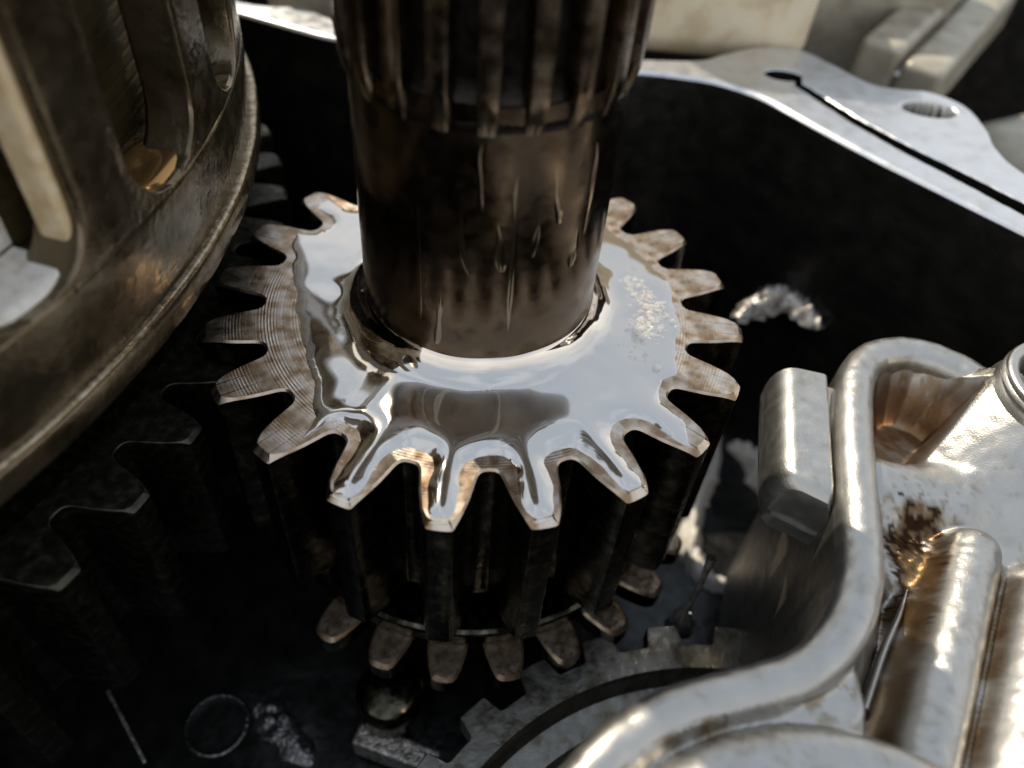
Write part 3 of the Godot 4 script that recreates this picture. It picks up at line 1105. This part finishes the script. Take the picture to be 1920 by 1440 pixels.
	for p in brow[0]:
		back[0].append(p)
		back[1].append(Vector3(p.x + 1.0, -27.0, p.z - 1.0))
	blk.sheet(back, true)
	put("stepped_block", blk, M.cast, t)
	# tube mouth on top of the cone
	var tube := MB.new()
	tube.lathe(Vector3(210, 0, 28), [Vector2(26.0, 1.0), Vector2(24.4, 4.4), Vector2(24.2, 6.0), Vector2(23.2, 6.6), Vector2(23.0, 7.6), Vector2(24.2, 8.4), Vector2(24.3, 9.4), Vector2(23.2, 10.0), Vector2(23.0, 10.6), Vector2(23.8, 11.4), Vector2(23.2, 12.6), Vector2(21.6, 13.0), Vector2(20.0, 12.4), Vector2(18.8, 10.0), Vector2(18.4, 2.0), Vector2(18.0, -24.0)], 0, 360, 110)
	put("tube_mouth", tube, M.cast, t)

# ---------------------------------------------------------------- oil on the pinion
func oil() -> void:
	var t := thing("oil_film", "shiny pool of oil spread over the top of the pinion gear round the shaft", "oil")
	var samples := []
	for k in 20:
		for o in pinion_outline:
			var p := pol(o.y, o.x + PHASE + 18.0 * k)
			samples.append(Vector2(p.x, p.z))
	var per := pinion_outline.size()
	var total := samples.size()
	var seg := 1080
	var rad := []
	var r := 41.4
	while r < 100.5:
		rad.append(r)
		r += 0.55 if r < 50.0 else 0.65
	var wavy := noise(0.035, 3, 63)
	var soft := noise(0.012, 2, 65)
	var rows := []
	var depth := PackedFloat32Array()
	for rr in rad:
		var row := PackedVector3Array()
		for i in seg:
			var deg := -180.0 + 360.0 * i / seg
			var p3 := pol(rr, deg)
			var p := Vector2(p3.x, p3.z)
			# distance to the gear's outline near this angle
			var d := 1e9
			if rr > 66.0:
				var k := int(floor((deg - PHASE + 9.0) / 18.0))
				var from := (k % 20 + 20) % 20 * per
				for q in range(from - 4, from + per + 4):
					var a: Vector2 = samples[(q + total) % total]
					var b: Vector2 = samples[(q + 1 + total) % total]
					d = minf(d, seg_dist(p, a, b))
				var lo := wrapf(deg - PHASE, -9.0, 9.0)
				var edge := outline_r(lo)
				if rr > edge:
					d = -d
			else:
				d = 81.0 - rr
			var w := wavy.get_noise_2d(p.x, p.y)
			var dry := dry_radius(deg) + 2.0 * w
			var half := lerpf(9.0, 3.6, clampf((rr - 81.0) / 18.0, 0.0, 1.0))
			var od := d - minf(4.6, 0.5 * half) - 2.6 * w * half / 9.0 - 1.6 * smoothstep(95.0, 101.0, rr)
			d = minf(od, (dry - rr) * 0.9)
			var y := -0.6
			if d > -1.0:
				var x := clampf((od + 1.0) / 12.0, 0.0, 1.0)
				var body := 3.2 * (1.0 - (1.0 - x) * (1.0 - x))
				var lip := 0.30 * clampf(dry - rr + 1.4, 0.0, 2.6) + 0.045 * maxf(dry - rr, 0.0)
				y = -0.5 + smin(body, lip, 0.5) + (0.8 * soft.get_noise_2d(p.x * 2.0, p.y * 2.0) + 0.16 * w) * x * clampf((dry - rr) / 12.0, 0.0, 1.0)
			var m: float = (rr - 41.8) / 3.8
			y += 9.0 * exp(-maxf(m, 0.0))
			depth.append(d)
			row.append(Vector3(p3.x, y, p3.z))
		rows.append(row)
	for pass_no in 14:
		for j in range(6, rows.size() - 1):
			var lower: PackedVector3Array = rows[j - 1]
			var here: PackedVector3Array = rows[j]
			var upper: PackedVector3Array = rows[j + 1]
			for i in seg:
				if depth[j * seg + i] > 0.6:
					var l := here[(i + seg - 1) % seg].y
					var r2 := here[(i + 1) % seg].y
					here[i].y = lerpf(here[i].y, (l + r2 + lower[i].y + upper[i].y) * 0.25, 0.8)
			rows[j] = here
	var film := MB.new()
	film.sheet(rows, true, true)
	var kept := PackedInt32Array()
	for q in range(0, film.idx.size(), 3):
		if maxf(depth[film.idx[q]], maxf(depth[film.idx[q + 1]], depth[film.idx[q + 2]])) > -1.0:
			kept.append_array(film.idx.slice(q, q + 3))
	film.idx = kept
	put("film", film, M.oil, t)
	var b := MB.new()
	var rng := RandomNumberGenerator.new()
	rng.seed = 5
	for k in 760:
		var right := k < 560
		var deg := rng.randf_range(66.0, 112.0) if right else rng.randf_range(-112.0, -50.0)
		var mid := (62.0 if right else 51.0) + (4.0 * sin(deg * 0.15) if right else 0.0)
		var rr := mid + rng.randfn(0.0, 3.6 if right else 1.8)
		var s := 0.4 + 1.0 * pow(rng.randf(), 3.0)
		b.ball(pol(rr, deg, 0.7), s, rng.randf_range(0.6, 1.0))
	for q in [[-41.0, 67.0, 2.3], [-47.0, 24.0, 1.7], [-49.5, 17.0, 1.4], [60.0, 12.0, 2.0], [66.0, 27.0, 1.6]]:
		b.ball(Vector3(q[0], 1.3, q[1]), q[2], 0.7, 16, 7)
	put("bubbles", b, M.bubble, t, "stuff")

func outline_r(lo: float) -> float:
	for i in pinion_outline.size() - 1:
		var a: Vector2 = pinion_outline[i]
		var b: Vector2 = pinion_outline[i + 1]
		if lo >= a.x and lo <= b.x and b.x > a.x:
			return lerpf(a.y, b.y, (lo - a.x) / (b.x - a.x))
	return 79.5

func dry_radius(deg: float) -> float:
	# the film stops short of the teeth on the left; elsewhere it runs out to them
	var t := wrapf(deg, -180.0, 180.0)
	var pts := [Vector2(-165, 110), Vector2(-140, 96), Vector2(-112, 84), Vector2(-85, 68), Vector2(-60, 66), Vector2(-45, 72), Vector2(-36, 80), Vector2(-28, 110)]
	if t > 40.0:
		pts = [Vector2(40, 120), Vector2(52, 96), Vector2(62, 79), Vector2(80, 76), Vector2(110, 77), Vector2(135, 74), Vector2(160, 80), Vector2(172, 110), Vector2(180, 130)]
	elif t <= -165.0 or t >= -28.0:
		return 130.0
	for i in pts.size() - 1:
		if t >= pts[i].x and t <= pts[i + 1].x:
			return lerpf(pts[i].y, pts[i + 1].y, (t - pts[i].x) / (pts[i + 1].x - pts[i].x))
	return 130.0

# ---------------------------------------------------------------- small castings and painted reflections in the dark of the case
func lump(called: String, c: Vector3, spine: Array, width: float, tall: float, sd: int, mat: Material) -> MeshInstance3D:
	var nz := noise(0.07, 4, sd)
	var path := spline(spine, 8)
	var rows := []
	for k in 11:
		rows.append(PackedVector3Array())
	for i in path.size():
		var p: Vector2 = path[i]
		var dir: Vector2 = (path[mini(i + 1, path.size() - 1)] - path[maxi(i - 1, 0)]).normalized()
		var out := Vector2(-dir.y, dir.x)
		var along := float(i) / (path.size() - 1)
		var taper := pow(sin(PI * clampf(along, 0.02, 0.98)), 0.5)
		for k in 11:
			var s := k / 5.0 - 1.0
			var w := width * taper * (1.0 + 0.6 * nz.get_noise_2d(p.x * 2.0 + s * 30.0, p.y * 2.0))
			var q := p + out * s * w
			var y := tall * taper * (1.0 - s * s) * (1.0 + 0.7 * nz.get_noise_2d(q.x * 3.0, q.y * 3.0)) - 1.5
			rows[k].append(c + Vector3(q.x, y, q.y))
	var mb := MB.new()
	mb.sheet(rows, false)
	return put(called, mb, mat)

func lumps() -> void:
	var a := lump("painted_wall_reflection", Vector3(0, -70, 0), [Vector2(128, -88), Vector2(142, -100), Vector2(154, -108), Vector2(166, -98), Vector2(172, -86)], 9.0, 9.0, 3, M.bare)  # wet reflection on the wall, put into a pale mound
	tag(a, "pale ragged mound painted as a wet reflection on the black case wall right of the gear", "painted reflection")
	var b := lump("painted_floor_reflection", Vector3(0, FLOOR_Y, 0), [Vector2(148, -112), Vector2(140, -70), Vector2(126, -40), Vector2(122, -10), Vector2(130, 6), Vector2(152, 8)], 7.0, 12.0, 5, M.painted_sunlit)  # pale colour carries the light on the wet floor
	tag(b, "pale curved mound painted as a wet reflection on the case floor between gear and cover", "casting web")
	var c := lump("painted_spur_reflection", Vector3(0, FLOOR_Y, 0), [Vector2(152, -90), Vector2(164, -78), Vector2(168, -62), Vector2(176, -50)], 6.0, 16.0, 7, M.painted_sunlit)  # another patch of reflected light, painted as a pale mound
	tag(c, "pale jagged mound painted as a wet reflection beside the stepped block, above the curved web", "casting spur")
	var d := lump("casting_patch", Vector3(0, FLOOR_Y, 0), [Vector2(-94, 88), Vector2(-82, 94), Vector2(-70, 104), Vector2(-56, 116)], 10.0, 5.0, 9, M.darksteel)
	tag(d, "grey granular patch of casting on the case floor at the bottom left", "casting patch")
	var roll := MB.new()
	roll.lathe(Vector3(-24, 0, 92), [Vector2(0.1, -140), Vector2(9, -140.5), Vector2(13, -142), Vector2(15, -145), Vector2(15.5, -150), Vector2(15.5, -175)], 0, 360, 48)
	tag(put("bearing_boss", roll, M.flank), "round brown oily boss under the tips of the pointed sprocket teeth", "boss")
	var br := MB.new()
	br.rbox(Vector3(-19, -166, 110), Vector3(19, 7, 5), 1.5, Basis(Vector3.UP, -0.25))
	tag(put("retainer_plate", br, M.bare), "pinkish worn steel retainer plate at the bottom edge, below the round boss", "plate")
	var ring := MB.new()
	ring.lathe(Vector3(-101, 0, 104), [Vector2(14, FLOOR_Y + 3), Vector2(13.4, FLOOR_Y + 4.2), Vector2(12.4, FLOOR_Y + 3.8), Vector2(12, FLOOR_Y - 2)], 0, 360, 48)
	tag(put("bolt_hole_ring", ring, M.darksteel), "thin pale ring of a bolt hole in the dark case floor", "hole")
	var stalk := MB.new()
	stalk.lathe(Vector3(99, 0, 60), [Vector2(0.5, -66), Vector2(0.6, -84), Vector2(0.7, -100), Vector2(1.6, -108), Vector2(3.6, -113), Vector2(5.0, -118), Vector2(5.4, -124), Vector2(4.0, -130), Vector2(2.0, -135)], 0, 360, 20, false, noise(0.2, 4, 71), 4.0)
	tag(put("sludge_drip", stalk, M.bare), "thin hanging drip of sludge with a crusted pale foot beside the grey gear ring", "sludge")
	var rod := MB.new()
	rod.rbox(Vector3(-131, -150, 115), Vector3(0.8, 0.8, 19), 0.6, Basis(Vector3.UP, 0.78))  # pale rod added for the highlight along an edge
	tag(put("edge_highlight_rod", rod, M.bare), "thin pale rod for the glint along an edge, added as a wire in the black lower left corner", "highlight")

func background() -> void:
	var a := MB.new()
	a.rbox(Vector3(110, 60, -262), Vector3(52, 55, 44), 13.0)
	tag(put("housing_block", a, M.housing), "tan rounded housing block behind the case rim, right of the shaft", "housing")
	var b := MB.new()
	b.rbox(Vector3(205, 30, -330), Vector3(60, 70, 45), 16.0, Basis(Vector3.UP, 0.1))
	tag(put("housing_flank", b, M.dull), "grey brown housing flank behind the rim between tan block and slanting bar", "housing")
	var t := thing("slanting_bar", "pale slanting cast bar with a long groove behind the bolt hole", "bar")
	var bs := Basis(Vector3.UP, deg_to_rad(-33.0))
	for k in 2:
		var c := MB.new()
		c.rbox(Vector3(266, 2, -302) + bs * Vector3(-12.0 + 26.0 * k, 4.0 - 6.0 * k, 0), Vector3(12, 16, 95), 5.0, bs)
		put("rail", c, M.dull, t)
	var gcore := MB.new()
	gcore.rbox(Vector3(266, -4, -302), Vector3(8, 12, 92), 3.0, bs)
	put("groove_bed", gcore, M.cast, t)
	var d := MB.new()
	d.rbox(Vector3(345, -62, -240), Vector3(45, 30, 50), 20.0, Basis(Vector3.UP, 0.5))
	tag(put("housing_corner", d, M.dull), "blurred pale housing corner at the right edge beside the rim", "housing")
	var e := MB.new()
	e.rbox(Vector3(-118, 20, -262), Vector3(26, 40, 40), 10.0)
	tag(put("grey_housing", e, M.dull), "grey casting foot behind the rim between basket and shaft, left one", "housing")
	var g := MB.new()
	g.rbox(Vector3(-56, 20, -262), Vector3(30, 40, 40), 10.0)
	tag(put("grey_housing", g, M.dull), "grey casting base behind the rim, hidden partly by the shaft", "housing")
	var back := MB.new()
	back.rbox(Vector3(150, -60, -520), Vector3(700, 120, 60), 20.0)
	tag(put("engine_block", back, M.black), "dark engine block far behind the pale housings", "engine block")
